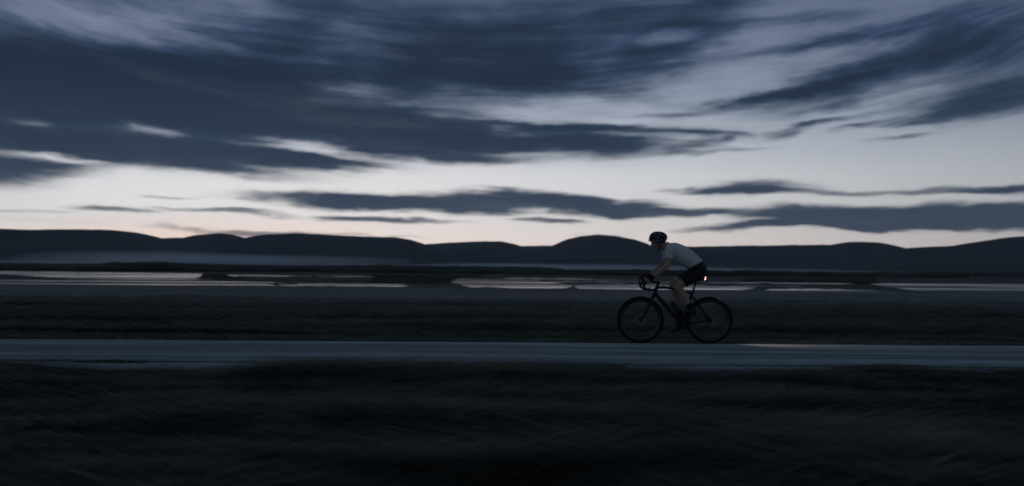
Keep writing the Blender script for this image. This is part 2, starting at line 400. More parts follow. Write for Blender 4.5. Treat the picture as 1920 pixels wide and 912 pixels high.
# ponds of the wetland: irregular long sheets of water lying on the marsh
wm = bpy.data.materials.new('still_water'); wm.use_nodes = True
t = wm.node_tree; k = Nodes(t); b = t.nodes['Principled BSDF']
b.inputs['Base Color'].default_value = (.012, .016, .02, 1); b.inputs['IOR'].default_value = 1.33
co = t.nodes.new('ShaderNodeTexCoord').outputs['Object']
pz = k.noise(k.map(co, sc=(60, 7, 1)), 1, 5, .62)
t.links.new(k.rng(pz, .38, .60, .12, .62), b.inputs['Roughness'])
bp = t.nodes.new('ShaderNodeBump'); bp.inputs['Strength'].default_value = .25; bp.inputs['Distance'].default_value = .05
t.links.new(k.noise(k.map(co, sc=(.9, .35, 1)), 1, 3, .6), bp.inputs['Height']); t.links.new(bp.outputs[0], b.inputs['Normal'])
WZ = -.6 + .02
def pond(name, top, bot, seed, lift=0.0):
    """top and bottom shore lines given where the photo shows them, laid on the level of the marsh"""
    n = 90
    tx = np.linspace(0, 1, n)
    def shore(line):
        px = np.interp(tx, np.linspace(0, 1, len(line)), [q[0] for q in line]); py = np.interp(tx, np.linspace(0, 1, len(line)), [q[1] for q in line])
        return px, py
    ax_, ay_ = shore(top); bx_, by_ = shore(bot)
    taper = np.minimum(1, np.minimum(tx, 1 - tx) / .10) ** .6
    mid = (ay_ + by_) / 2; ay_ = mid + (ay_ - mid) * taper; by_ = mid + (by_ - mid) * taper
    ay_ = ay_ + (vnoise(tx * 14, tx * 0, seed) - .5) * 1.4 * taper; by_ = by_ + (vnoise(tx * 14, tx * 0 + 5, seed) - .5) * 1.8 * taper
    V = []; 
    for i in range(n): V.append(on_level(ax_[i], min(ay_[i], by_[i] - .15), WZ + lift))
    for i in range(n): V.append(on_level(bx_[i], by_[i], WZ + lift))
    fs = [(i, i + n, i + 1 + n, i + 1) for i in range(n - 1)]
    me = bpy.data.meshes.new(name); me.from_pydata([tuple(p) for p in V], [], fs); me.update()
    return struct(link(name, me, wm))
pond('water', [(-260, 521), (0, 523), (160, 525), (420, 528), (560, 530)], [(-260, 532), (0, 533), (160, 534), (420, 535.5), (560, 536)], 1)
pond('water', [(-260, 507), (0, 508.5), (150, 510.5), (400, 514), (470, 516)], [(-260, 514), (0, 515), (170, 524.5), (330, 526.5), (470, 518.5)], 2)
pond('water', [(440, 515.8), (640, 517.6), (840, 520)], [(440, 517.6), (640, 519.2), (840, 521.2)], 3)
pond('water', [(500, 530.5), (640, 531), (770, 534)], [(500, 536), (640, 537), (770, 538)], 4)
pond('water', [(820, 521.5), (900, 524), (1000, 526), (1080, 534)], [(820, 524), (880, 538), (1000, 541.5), (1080, 540)], 5)
pond('water', [(1070, 534), (1150, 532.5), (1300, 534), (1420, 539)], [(1070, 541), (1150, 543.5), (1300, 545), (1420, 543)], 6)
pond('water', [(940, 521.5), (1100, 523.6), (1260, 527)], [(940, 523), (1100, 525), (1260, 528)], 7)
pond('water', [(1430, 543), (1530, 541.5), (1680, 547)], [(1430, 547), (1530, 551), (1680, 550.5)], 8)
pond('water', [(1620, 530.5), (1760, 531.5), (1930, 533), (2200, 535)], [(1620, 532.5), (1720, 546), (1930, 551), (2200, 554)], 9)

pond('water', [(1180, 528.2), (1400, 529.4), (1640, 532)], [(1180, 529.4), (1400, 531.4), (1640, 533)], 10)
pond('water', [(1020, 527.5), (1100, 527), (1210, 529)], [(1020, 529), (1100, 530), (1210, 530)], 11)
pond('water', [(1260, 536.5), (1400, 535.6), (1560, 538)], [(1260, 537.8), (1400, 538), (1560, 539)], 12)
# ------------------------------------------------------------------ hills
hm = mat('wooded_slope', (.052, .058, .056), .95, .05, c2=(.016, .021, .023), vscale=(420, 300, 45))
def hill(prof, dist, depth, seed, base=-2.0):
    """a rounded ridge at its own distance: crest line as seen in the photo, falling to the plain before and behind"""
    px = np.array([q[0] for q in prof], float); py = np.array([q[1] for q in prof], float)
    xs = np.linspace(px[0], px[-1], 260)
    ys = np.interp(xs, px, py)
    ker = np.exp(-np.linspace(-2, 2, 9) ** 2); ker /= ker.sum()
    ys = np.convolve(np.pad(ys, 4, 'edge'), ker, 'valid')
    ys = ys - 1.6 * (fbm(xs / 26, xs * 0 + seed, seed + 3, 4) - .47) - .6 * (vnoise(xs / 3.0, xs * 0, seed + 8) - .5)
    crest = np.array([P(a, b_, dist - 16) for a, b_ in zip(xs, ys)])
    H_ = np.maximum(crest[:, 2], .5)
    nv = 44; vv = np.linspace(-1, 1, nv)
    X = crest[:, 0][None, :].repeat(nv, 0)
    Y = (dist - 16) + vv[:, None] * depth + 0 * X
    shape = np.cos(np.clip(np.abs(vv), 0, 1) * pi / 2) ** 1.5
    nz = fbm(X / (depth * .35), Y / (depth * .35), seed, 4) - .45
    Z = H_[None, :] * shape[:, None] * (1 + nz * .9 * (1 - shape[:, None] ** 3)) + base * (1 - shape[:, None])
    V = np.stack([X + nz * 60 * (1 - shape[:, None]), Y, Z], -1).reshape(-1, 3)
    return struct(link('hill', np_mesh('hill', V, grid_faces(len(xs), nv)), hm))
hill([(-700, 440), (-300, 428), (-100, 430), (0, 430), (60, 432), (150, 432), (225, 432.5), (252, 438), (282, 446), (330, 462), (400, 490), (430, 500)], 3100, 800, 1)
hill([(250, 500), (300, 470), (345, 447), (375, 441), (415, 438), (430, 439), (455, 446), (500, 465), (560, 500)], 3900, 600, 2)
hill([(380, 500), (430, 460), (478, 446), (505, 440), (560, 438), (600, 440), (650, 442), (700, 445), (745, 445.5), (770, 450), (790, 456), (840, 475), (900, 500)], 3400, 800, 3)
hill([(700, 500), (760, 475), (800, 458), (830, 456), (900, 453), (940, 453), (962, 457), (990, 466), (1040, 485), (1080, 500)], 4100, 700, 4)
hill([(960, 500), (1010, 475), (1035, 461), (1060, 450), (1088, 443), (1120, 441), (1150, 442.5), (1180, 449), (1212, 462), (1260, 485), (1300, 505)], 3600, 700, 5)
hill([(100, 475), (300, 448), (345, 446.5), (480, 447), (700, 458), (830, 459), (985, 461.5), (1030, 461.5), (1240, 463.5), (1400, 466), (1700, 467), (1900, 475), (2100, 500)], 5200, 900, 6)
hill([(1100, 505), (1180, 480), (1240, 463.5), (1330, 462), (1420, 461), (1510, 459.5), (1560, 459), (1590, 454), (1612, 453), (1640, 455), (1660, 460), (1690, 470), (1760, 495), (1790, 508)], 3800, 750, 7)
hill([(1580, 508), (1640, 485), (1690, 466), (1740, 463), (1810, 461), (1850, 453), (1890, 446), (1920, 443), (1990, 438), (2150, 436), (2500, 445)], 3000, 800, 8)

# ------------------------------------------------------------------ materials of bicycle and rider
m_frame = mat('satin_black_frame', (.008, .008, .009), .5, .3)
m_black = mat('black_alloy', (.02, .02, .022), .35, .5, metal=.6)
m_rim = mat('carbon_rim', (.016, .016, .018), .3, .6)
m_tyre = mat('tyre_rubber', (.009, .009, .0095), .8, .2, bump=.6, bscale=160)
m_steel = mat('brushed_steel', (.22, .22, .23), .35, .5, metal=.9)
m_spoke = mat('dark_spoke', (.05, .05, .05), .4, .5, metal=.7)
m_tape = mat('bar_tape', (.018, .018, .02), .8, .2, bump=.4, bscale=200)
m_saddle = mat('saddle_leatherette', (.018, .018, .018), .6, .3)
m_bottle = mat('smoky_bottle', (.035, .037, .042), .45, .4)
m_cap = mat('bottle_cap', (.10, .10, .105), .5, .4)
m_skin = mat('skin', (.44, .29, .22), .5, .4, c2=(.36, .23, .175), vscale=(.03, .03, .03))
m_jersey = mat('pale_jersey', (.70, .69, .67), .85, .12, c2=(.60, .60, .585), vscale=(.05, .05, .05), bump=.3, bscale=40)
m_shorts = mat('black_lycra', (.012, .012, .014), .6, .25)
m_sock = mat('black_sock', (.014, .014, .016), .9, .1, bump=.3, bscale=250)
m_shoe = mat('black_shoe', (.016, .016, .018), .4, .4)
m_glove = mat('black_glove', (.02, .02, .022), .75, .2)
m_helmet = mat('dark_helmet', (.045, .048, .055), .25, .6)
m_liner = mat('helmet_foam', (.008, .008, .009), .9, .1)
m_hair = mat('dark_hair', (.015, .011, .009), .6, .3)
m_eye = mat('eye', (.25, .24, .23), .2, .5)

# ------------------------------------------------------------------ bicycle
B0 = P(1265.4, 600, 0); BX = B0.x
bike = empty('bicycle', (BX, 0, 0), 'black drop bar gravel bicycle ridden along the grey road', 'bicycle')
R_T = .351; HUB_F, HUB_R = Vector((-.5165, 0, R_T)), Vector((.5165, 0, R_T))
BB = Vector((.112, 0, .312))
FRONT_LOW = Vector((-.312, 0, .728)); FRONT_TOP = Vector((-.268, 0, .85))
SEAT_TOP = Vector((.258, 0, .748)); SEAT_CLAMP = Vector((.322, 0, .935))

def ring(R, profile, seg=72):
    """closed profile (radius offset, y) swept round the wheel axis"""
    V = []; fs = []; n = len(profile)
    for i in range(seg):
        a = 2 * pi * i / seg
        for dr, yy in profile: V.append(((R + dr) * math.cos(a), yy, (R + dr) * math.sin(a)))
    for i in range(seg):
        for j in range(n):
            fs.append((i * n + j, i * n + (j + 1) % n, ((i + 1) % seg) * n + (j + 1) % n, ((i + 1) % seg) * n + j))
    return V, fs
tyre_mb = MB(); tyre_mb.add(*ring(R_T - .0245, [(.0245 * math.cos(2 * pi * k / 14), .0235 * math.sin(2 * pi * k / 14)) for k in range(14)], 96))
# tread knobs
for i in range(150):
    a = 2 * pi * i / 150
    for s in (-1, 1):
        rr = R_T - .003; yy = s * .0095 + (.003 if i % 2 else -.003)
        tyre_mb.box((rr * math.cos(a), yy, rr * math.sin(a)), (.005, .007, .007), Matrix.Rotation(-a, 3, 'Y'), .01)
tyre_me = tyre_mb.mesh('tyre')
rim_mb = MB(); rim_mb.add(*ring(.304, [(.013, .013), (.006, .0145), (-.020, .012), (-.034, .004), (-.034, -.004), (-.020, -.012), (.006, -.0145), (.013, -.013), (.006, 0)], 96))
rim_me = rim_mb.mesh('rim')
spoke_me = MB().tube([(0, 0, .02), (0, 0, .285)], .0012, 5).mesh('spoke')
hub_me = MB().tube([(0, -.05, 0), (0, -.046, 0), (0, -.034, 0), (0, -.03, 0), (0, .03, 0), (0, .034, 0), (0, .046, 0), (0, .05, 0)], [.010, .024, .026, .015, .015, .026, .024, .010], 18).mesh('hub')
rot_mb = MB(); rot_mb.add(*ring(.072, [(.008, .0009), (-.008, .0009), (-.008, -.0009), (.008, -.0009)], 60))
for k_ in range(6):
    a = k_ * pi / 3
    rot_mb.tube([(.018 * math.cos(a), 0, .018 * math.sin(a)), (.066 * math.cos(a + .5), 0, .066 * math.sin(a + .5))], .003, 6)
rotor_me = rot_mb.mesh('brake_rotor')
for me, mm in ((tyre_me, m_tyre), (rim_me, m_rim), (spoke_me, m_spoke), (hub_me, m_black), (rotor_me, m_steel)): me.materials.append(mm)
def wheel(hub):
    w = bpy.data.objects.new('wheel', None); COL.objects.link(w); w.parent = bike; w.location = hub
    link('tyre', tyre_me, None, w); link('rim', rim_me, None, w); link('hub', hub_me, None, w)
    r = link('brake_rotor', rotor_me, None, w); r.location = (0, -.058, 0)
    for i in range(24):
        s = link('spoke', spoke_me, None, w); s.location = (0, .026 if i % 2 else -.026, 0)
        s.rotation_mode = 'XYZ'
        sgn = 1 if i % 2 else -1
        # leans from the hub flange to the rim's middle
        s.rotation_euler = (sgn * math.atan(.026 / .285), 2 * pi * i / 24, 0)
        s.rotation_euler = (Matrix.Rotation(2 * pi * i / 24, 3, 'Y') @ Matrix.Rotation(sgn * math.atan(.026 / .285), 3, 'X')).to_euler()
    return w
wheel(HUB_F); wheel(HUB_R)

fr = MB()
fr.tube(smooth_path([FRONT_TOP + Vector((-.012, 0, -.018)), (-.15, 0, .835), (.10, 0, .795), SEAT_TOP + Vector((0, 0, .0))], 6), [.021] * 7 + [.019] * 6 + [.017] * 6, 14, True)
fr.tube(smooth_path([FRONT_LOW + Vector((.0, 0, .035)), (-.21, 0, .648), (-.03, 0, .455), BB + Vector((-.01, 0, .01))], 6), [.030] * 7 + [.031] * 6 + [.029] * 6, 16, True)
fr.tube([BB, BB + (SEAT_TOP - BB) * .5, SEAT_TOP + Vector((.006, 0, .018))], [.024, .019, .018], 14)
fr.tube([FRONT_LOW - Vector((.004, 0, .012)), FRONT_LOW + (FRONT_TOP - FRONT_LOW) * .4, FRONT_TOP, FRONT_TOP + Vector((.004, 0, .012))], [.030, .026, .025, .024], 16)
fr.cyl(BB + Vector((0, -.043, 0)), BB + Vector((0, .043, 0)), .026, 20)
for s in (-1, 1):
    fr.tube(smooth_path([BB + Vector((.02, s * .02, -.004)), BB + Vector((.13, s * .046, -.012)), (.40, s * .062, .335), HUB_R + Vector((0, s * .064, 0))], 5), [.015] * 5 + [.012] * 6 + [.0105] * 5, 10)
    fr.tube(smooth_path([SEAT_TOP + Vector((.004, s * .012, -.045)), (.32, s * .044, .63), (.42, s * .058, .49), HUB_R + Vector((-.004, s * .064, .008))], 5), [.011] * 5 + [.0095] * 11, 10)
    fr.box(HUB_R + Vector((-.006, s * .064, .004)), (.035, .008, .035), None, .3)
fr.build('frame', m_frame, bike)
fk = MB()
fk.tube([FRONT_LOW + Vector((-.002, 0, -.006)), FRONT_LOW + Vector((-.012, 0, -.032))], [.029, .03], 14)
for s in (-1, 1):
    fk.tube(smooth_path([FRONT_LOW + Vector((-.008, s * .014, -.018)), (-.345, s * .043, .668), (-.40, s * .050, .552), (-.468, s * .054, .412), HUB_F + Vector((.002, s * .056, 0))], 5), [.021] * 5 + [.019] * 5 + [.0155] * 5 + [.011] * 6, 12)
fk.build('fork', m_frame, bike)
MB().tube([HUB_F + Vector((.045, -.066, .055)), HUB_F + Vector((.05, -.066, .10))], [.017, .014], 10).build('brake_caliper', m_black, bike)
MB().tube([HUB_R + Vector((-.085, -.066, .025)), HUB_R + Vector((-.045, -.066, .045))], [.015, .013], 10).build('brake_caliper', m_black, bike)
MB().tube([SEAT_TOP + Vector((-.004, 0, -.02)), SEAT_CLAMP], .0136, 12).cyl(SEAT_TOP + Vector((.004, 0, .0)), SEAT_TOP + Vector((.010, 0, .022)), .0205, 16).build('seatpost', m_black, bike)
# saddle: lofted cross-sections, nose to tail
sv = []; sf = []; secs = [(.185, .018, .955, .018), (.22, .021, .967, .026), (.28, .030, .968, .030), (.34, .050, .970, .034), (.39, .068, .975, .038), (.43, .070, .980, .036), (.447, .050, .980, .020)]
for (xx, hw, zz, th) in secs:
    for kk in range(14):
        a = 2 * pi * kk / 14; ca, sa = math.cos(a), math.sin(a)
        sv.append((xx, hw * ca, zz + (th * .35 * sa if sa > 0 else th * sa * .9 * (abs(ca) ** .5 * .9 + .1))))
for i in range(len(secs) - 1):
    for kk in range(14): sf.append((i * 14 + kk, i * 14 + (kk + 1) % 14, (i + 1) * 14 + (kk + 1) % 14, (i + 1) * 14 + kk))
sf.append(tuple(range(14))); sf.append(tuple((len(secs) - 1) * 14 + kk for kk in range(14))[::-1])
sd = MB(); sd.add(sv, sf); saddle = sd.build('saddle', m_saddle, bike)
rl = MB()
for s in (-1, 1): rl.tube(smooth_path([(.21, s * .008, .95), (.27, s * .022, .942), (.36, s * .022, .942), (.42, s * .03, .962)], 4), .0035, 8)
rl.box(SEAT_CLAMP + Vector((0, 0, .004)), (.045, .05, .016), None, .3); rl.build('saddle_rail', m_steel, saddle)

# steering column, stem, drop bar
MB().tube([FRONT_TOP + Vector((.003, 0, .008)), (-.245, 0, .915)], [.0205, .019], 14).cyl((-.252, 0, .895), (-.243, 0, .932), .0205, 16).build('steerer_spacer', m_black, bike)
MB().tube([(-.246, 0, .914), (-.29, 0, .918), (-.335, 0, .924)], [.0185, .0165, .018], 14).cyl((-.338, -.024, .925), (-.338, .024, .925), .0205, 16).build('stem', m_frame, bike)
half = [(-.338, .0, .926), (-.338, .10, .928), (-.342, .165, .93), (-.362, .198, .931), (-.405, .206, .930), (-.452, .209, .922), (-.482, .214, .895), (-.488, .220, .862), (-.468, .227, .825), (-.425, .233, .803), (-.372, .240, .806), (-.335, .245, .815)]
bar = MB()
for s in (-1, 1):
    pts = smooth_path([(a_, s * b_, c_) for a_, b_, c_ in half], 5)
    bar.tube(pts, [.0125 if i < 8 else .0160 for i in range(len(pts))], 12)
hb = bar.build('handlebar', m_tape, bike)
for s in (-1, 1):
    hd = MB()
    hd.tube(smooth_path([(-.425, s * .207, .935), (-.450, s * .208, .953), (-.478, s * .208, .972), (-.496, s * .208, .998), (-.498, s * .208, 1.012)], 4), [.017, .019, .020, .020, .0195, .019, .0185, .018, .018, .0185, .020, .021, .020, .019, .018, .015, .010], 14, True, .85)
    hd.build('brake_hood', m_tape, hb)
    lv = MB(); pts = smooth_path([(-.498, s * .208, .985), (-.511, s * .212, .962), (-.514, s * .217, .920), (-.506, s * .222, .868), (-.512, s * .224, .838)], 5)
    lv.tube(pts, [.0075] * 8 + [.0068] * (len(pts) - 8), 8, True, 1.25)
    lv.build('brake_lever', m_black, hb)

# drivetrain on the far side
TH = math.radians(57)
dF = Vector((-math.cos(TH), 0, -math.sin(TH))) * .165; dN = -dF
cr = MB()
cr.add(*ring(.082, [(.010, .002), (-.010, .002), (-.010, -.002), (.010, -.002)], 60))
for kk in range(42):
    a = 2 * pi * kk / 42; cr.box((.095 * math.cos(a), 0, .095 * math.sin(a)), (.008, .003, .006), Matrix.Rotation(-a, 3, 'Y'), .2)
for kk in range(4):
    a = kk * pi / 2 + .6; cr.tube([(0, .004, 0), (.075 * math.cos(a), .001, .075 * math.sin(a))], [.013, .008], 8, True, .6)
co_ = cr.build('chainring', m_black, bike); co_.location = BB + Vector((0, .052, 0))
def crank(d, s):
    c_ = MB(); a = BB + Vector((0, s * .060, 0)); e = BB + d + Vector((0, s * .075, 0))
    c_.tube([a - d.normalized() * .014, a, a + (e - a) * .5, e, e + d.normalized() * .012], [.012, .017, .0125, .013, .008], 12, True, .75)
    c_.build('crank_arm', m_black, bike)
    p_ = MB(); ctr = BB + d + Vector((0, s * .125, 0))
    p_.tube([BB + d + Vector((0, s * .075, 0)), ctr + Vector((0, s * .03, 0))], .0065, 8)
    p_.box(ctr, (.058, .058, .016), None, .3)
    p_.build('pedal', m_black, bike)
crank(dF, 1); crank(dN, -1)
cs = MB()
for i, rr in enumerate((.022, .027, .032, .038, .045, .053, .060)):
    yy = .046 - i * .0035
    cs.add(*ring(rr, [(.0015, yy + .001), (-.008, yy + .001), (-.008, yy - .001), (.0015, yy - .001)], 40))
o = cs.build('cassette', m_steel, bike); o.location = HUB_R
ch = MB(); c0 = BB + Vector((0, .052, 0)); c1 = HUB_R + Vector((0, .034, 0))
ch.tube([c0 + Vector((.0, 0, .094)), c1 + Vector((0, 0, .046))], .0045, 6, True, .6)
jw = HUB_R + Vector((.012, .036, -.145)); gu = HUB_R + Vector((-.005, .036, -.075))
ch.tube([c0 + Vector((.01, 0, -.094)), jw + Vector((-.02, 0, -.018)), jw + Vector((.01, 0, -.016)), gu + Vector((.02, 0, 0)), c1 + Vector((-.03, 0, -.035))], .0045, 6, True, .6)
ch.build('chain', m_spoke, bike)
dr = MB(); dr.tube([HUB_R + Vector((.004, .066, -.02)), HUB_R + Vector((.02, .066, -.055)), gu + Vector((.0, .012, 0))], [.010, .016, .012], 10)
for pp in (jw, gu): dr.cyl(pp + Vector((0, -.004, 0)), pp + Vector((0, .004, 0)), .024, 18)
dr.tube([gu + Vector((0, .009, 0)), jw + Vector((0, .009, 0))], [.009, .008], 8)
dr.build('derailleur', m_black, bike)
# bottle cage on the down tube and the bottle in it
dtd = (BB - FRONT_LOW).normalized(); dtn = Vector((-dtd.z, 0, dtd.x)); dtn = dtn if dtn.z > 0 else -dtn
bc = P(1263.0, 578, 0); bc = Vector((bc.x - BX, 0, bc.z))
foot_ = FRONT_LOW + Vector((0, 0, .035)); s_ = (bc - foot_).dot(dtd); base_pt = foot_ + dtd * s_ + dtn * .0
bctr = base_pt + dtn * .074
cg = MB()
for s in (-1, 1):
    cg.tube(smooth_path([base_pt + dtn * .036 - dtd * .02, bctr + Vector((0, s * .039, 0)) - dtd * .03, bctr + dtn * .030 + Vector((0, s * .024, 0)) + dtd * .02, bctr + Vector((0, s * .036, 0)) + dtd * .09, base_pt + dtn * .036 + dtd * .10], 5), .0045, 8)
cg.tube([base_pt + dtn * .034 - dtd * .06, base_pt + dtn * .034 + dtd * .10], .006, 8)
cg.build('bottle_cage', m_black, bike)
bt = empty('water_bottle', Vector((BX, 0, 0)) + bctr + dtd * .098, "dark water bottle standing in the cage on the bicycle's down tube", 'bottle')
def bl(pts, rs): return MB().tube([(-dtd) * h_ for h_ in pts], rs, 20)
bl([0, .004, .07, .10, .112, .125, .165, .172], [.030, .0365, .0365, .0355, .032, .0355, .0365, .030]).build('bottle_body', m_bottle, bt)
bl([.172, .178, .19, .200], [.030, .031, .029, .016]).build('bottle_cap', m_cap, bt)
bl([.198, .206, .214, .218], [.010, .012, .012, .008]).build('spout', m_black, bt)

# rear lamp on the saddle rails, lit
lp = P(1322, 522.6, 0); lp = Vector((lp.x - BX, 0, lp.z))
tilt = Matrix.Rotation(math.radians(18), 3, 'Y')
em = bpy.data.materials.new('lamp_glow'); em.use_nodes = True; t = em.node_tree; t.nodes.clear()
e = t.nodes.new('ShaderNodeEmission'); e.inputs[0].default_value = (1, .62, .52, 1); e.inputs[1].default_value = 3.2
t.links.new(e.outputs[0], t.nodes.new('ShaderNodeOutputMaterial').inputs[0])
lh = MB().box(lp + Vector((-.014, 0, 0)), (.020, .030, .052), tilt, .3)
lh.tube([lp + Vector((-.012, 0, .006)), (.405, 0, .955)], .006, 8)
lamp = lh.build('rear_light', m_black, bike)
MB().ball(lp, (.012, .0165, .026), 18, (tilt @ Vector((1, 0, 0)), Vector((0, 1, 0)), tilt @ Vector((0, 0, 1)))).build('lens', em, lamp)
pl_ = bpy.data.lights.new('rear_lamp_light', 'SPOT'); plo = bpy.data.objects.new('rear_lamp_light', pl_); COL.objects.link(plo)
pl_.energy = 30; pl_.color = (1, .72, .66); pl_.spot_size = math.radians(74); pl_.spot_blend = .9; pl_.shadow_soft_size = .015
plo.location = Vector((BX, 0, 0)) + lp + Vector((.03, 0, 0))
plo.rotation_euler = Vector((-.84, 0, .54)).to_track_quat('Z', 'Y').to_euler()

# ------------------------------------------------------------------ rider
person = empty('person', (BX + .3, 0, 0), 'cyclist in pale short sleeved jersey, black shorts and helmet crouched over the handlebar', 'person')
PO = person.location
BONES = []     # (region, p, q, r0, r1)
body = MB()
def bone(reg, p, q, a, c, flat=1.0):
    p = Vector(p) - PO; q = Vector(q) - PO
    BONES.append((reg, p, q, a, c)); body.capsule(p, q, a, c, 16, flat)
def L(x_, y_, z_): return Vector((BX + x_, y_, z_))

# trunk: three side-by-side chains along the curved back
spine = [(1310.5, 506, .118, .075), (1301, 494.5, .116, .070), (1289, 484.5, .122, .075), (1276, 477, .128, .085), (1265, 471.5, .118, .09), (1257.5, 468.5, .095, .09)]
for yo in (-1, 0, 1):
    for (a, c) in zip(spine[:-1], spine[1:]):
        sc = .86 if yo else 1.0
        bone('trunk', P(a[0], a[1], yo * a[3]), P(c[0], c[1], yo * c[3]), a[2] * sc, c[2] * sc)
for s in (-1, 1):   # buttock, hip
    bone('pelvis', P(1312.5, 508.5, s * .075), P(1308, 513, s * .085), .094, .098)
    bone('trunk', P(1262, 467, s * .08), P(1256.5, 467, s * .15), .07, .062)      # shoulder girdle
# legs
near = dict(hip=P(1309, 512, -.09), knee=P(1270.0, 538.5, -.115), ankle=P(1297, 580, -.115))
far = dict(hip=P(1308, 511.5, .09), knee=P(1262, 533.5, .115), ankle=P(1277.5, 604.5, .115))
FEET = []
for nm, g, d, s in (('near', near, dN, -1), ('far', far, dF, 1)):
    h_, kn, an = g['hip'], g['knee'], g['ankle']
    mid = h_.lerp(kn, .5) + Vector((0, 0, .012))
    bone('thigh_' + nm, h_, mid, .094, .084); bone('thigh_' + nm, mid, kn, .082, .058)
    bone('knee_' + nm, kn + Vector((-.006, 0, .004)), kn + (an - kn) * .06, .054, .052)
    ax_ = (an - kn).normalized(); back = Vector((-ax_.z, 0, ax_.x)); back = back if back.x > 0 else -back
    c1_ = kn.lerp(an, .30) + back * .016; c2_ = kn.lerp(an, .62) + back * .004
    bone('shin_' + nm, kn + back * .004, c1_, .050, .058); bone('shin_' + nm, c1_, c2_, .057, .044); bone('shin_' + nm, c2_, an, .044, .034)
    ball = BB + d + Vector((BX, s * .118, .034))
    heel = an + (an - kn).normalized() * .045 + back * .012
    toe = ball + (ball - heel).normalized() * .062
    FEET.append((nm, an, heel, ball, toe))
    bone('foot_' + nm, an, heel, .034, .030); bone('foot_' + nm, an, ball, .034, .028); bone('foot_' + nm, heel, ball, .028, .028); bone('foot_' + nm, ball, toe, .028, .020)
# arms and hands on the hoods
for nm, s, sh, elb, wr in (('near', -1, P(1256, 467, -.175), P(1252.5, 497, -.255), P(1224.5, 519.5, -.222)), ('far', 1, P(1252.5, 467, .175), P(1246, 493, .255), P(1219, 517, .222))):
    bone('arm_' + nm, sh, sh.lerp(elb, .55), .060, .050); bone('arm_' + nm, sh.lerp(elb, .55), elb, .049, .041)
    bone('fore_' + nm, elb, elb.lerp(wr, .3), .042, .043); bone('fore_' + nm, elb.lerp(wr, .3), elb.lerp(wr, .75), .042, .032); bone('fore_' + nm, elb.lerp(wr, .75), wr, .032, .027)
    hy = s * .208
    for i in range(4):
        K = L(-.470 + .0195 * i, hy + s * (.026 + .003 * (i in (1, 2))), .998 - .0145 * i)
        Wb = wr + Vector((-.012 + .006 * i, s * (.004 - .006 * (i - 1.5)) , .006 - .008 * i))
        bone('palm_' + nm, Wb, K, .017, .0125)
        ln = (.92, 1.0, .96, .78)[i]
        p1 = K + Vector((-.016, s * .008, -.028)) * ln
        p2 = p1 + Vector((-.004, -s * .010, -.024)) * ln
        p3 = p2 + Vector((.004, -s * .018, -.010)) * ln
        bone('finger_' + nm, K, p1, .0105, .0094); bone('finger_' + nm, p1, p2, .0094, .0086); bone('finger_' + nm, p2, p3, .0086, .0074)
    t0_ = wr + Vector((-.022, -s * .016, -.004)); t1_ = L(-.425, hy - s * .027, .984); t2_ = L(-.452, hy - s * .029, .984); t3_ = L(-.474, hy - s * .026, .976)
    bone('palm_' + nm, t0_, t1_, .016, .0125); bone('finger_' + nm, t1_, t2_, .0115, .0105); bone('finger_' + nm, t2_, t3_, .0105, .0085)
# neck and head
bone('neck', P(1255, 466, 0), P(1241, 459.5, 0), .066, .056)
HC = P(1234.2, 453.2, 0); HS = 1.12; ht = math.radians(17)
HF = Vector((-math.cos(ht), 0, -math.sin(ht))); HU = Vector((-math.sin(ht), 0, math.cos(ht)))
def Hd(f, s, u): return HC + (HF * f + Vector((0, -s, 0)) + HU * u) * HS
def hbone(p, q, a, c, reg='head'): bone(reg, Hd(*p), Hd(*q), a * HS, c * HS)
body.ball(HC - PO + (HF * .000 + HU * .038) * HS, (.098 * HS, .077 * HS, .088 * HS), 24, (HF, Vector((0, 1, 0)), HU)); BONES.append(('head', HC - PO + HU * .03, HC - PO + HU * .031, .09, .09))
hbone((-.045, 0, .01), (-.03, 0, -.05), .058, .052)
hbone((.045, 0, .01), (.052, 0, -.07), .050, .038)
for s in (-1, 1):
    hbone((-.005, s * .052, -.045), (.062, s * .014, -.104), .020, .016)
    hbone((.062, s * .034, -.022), (.058, s * .030, -.040), .026, .024)
    hbone((.078, s * .018, .018), (.066, s * .044, .016), .016, .014)
    hbone((-.012, s * .078, .004), (-.008, s * .077, -.030), .011, .008)
    hbone((.094, s * .009, -.046), (.094, s * .008, -.044), .011, .010)
hbone((.088, 0, .004), (.107, 0, -.036), .009, .0125)
hbone((.082, 0, -.070), (.078, 0, -.082), .017, .016); hbone((.084, -.016, -.069), (.084, .016, -.069), .010, .010); hbone((.083, -.013, -.081), (.083, .013, -.081), .009, .009)
hbone((.074, 0, -.106), (.068, 0, -.108), .020, .020)

def remeshed(mb, name, voxel, smooth_it, factor=.5):
    tmp = bpy.data.objects.new('tmp', mb.mesh('tmp')); COL.objects.link(tmp)
    r = tmp.modifiers.new('r', 'REMESH'); r.mode = 'VOXEL'; r.voxel_size = voxel
    s = tmp.modifiers.new('s', 'SMOOTH'); s.factor = factor; s.iterations = smooth_it
    dg = bpy.context.evaluated_depsgraph_get(); dg.update()
    me = bpy.data.meshes.new_from_object(tmp.evaluated_get(dg)); me.name = name
    old = tmp.data; bpy.data.objects.remove(tmp); bpy.data.meshes.remove(old)
    return me
body_me = remeshed(body, 'body', .0042, 4)
link('body', body_me, m_skin, person)

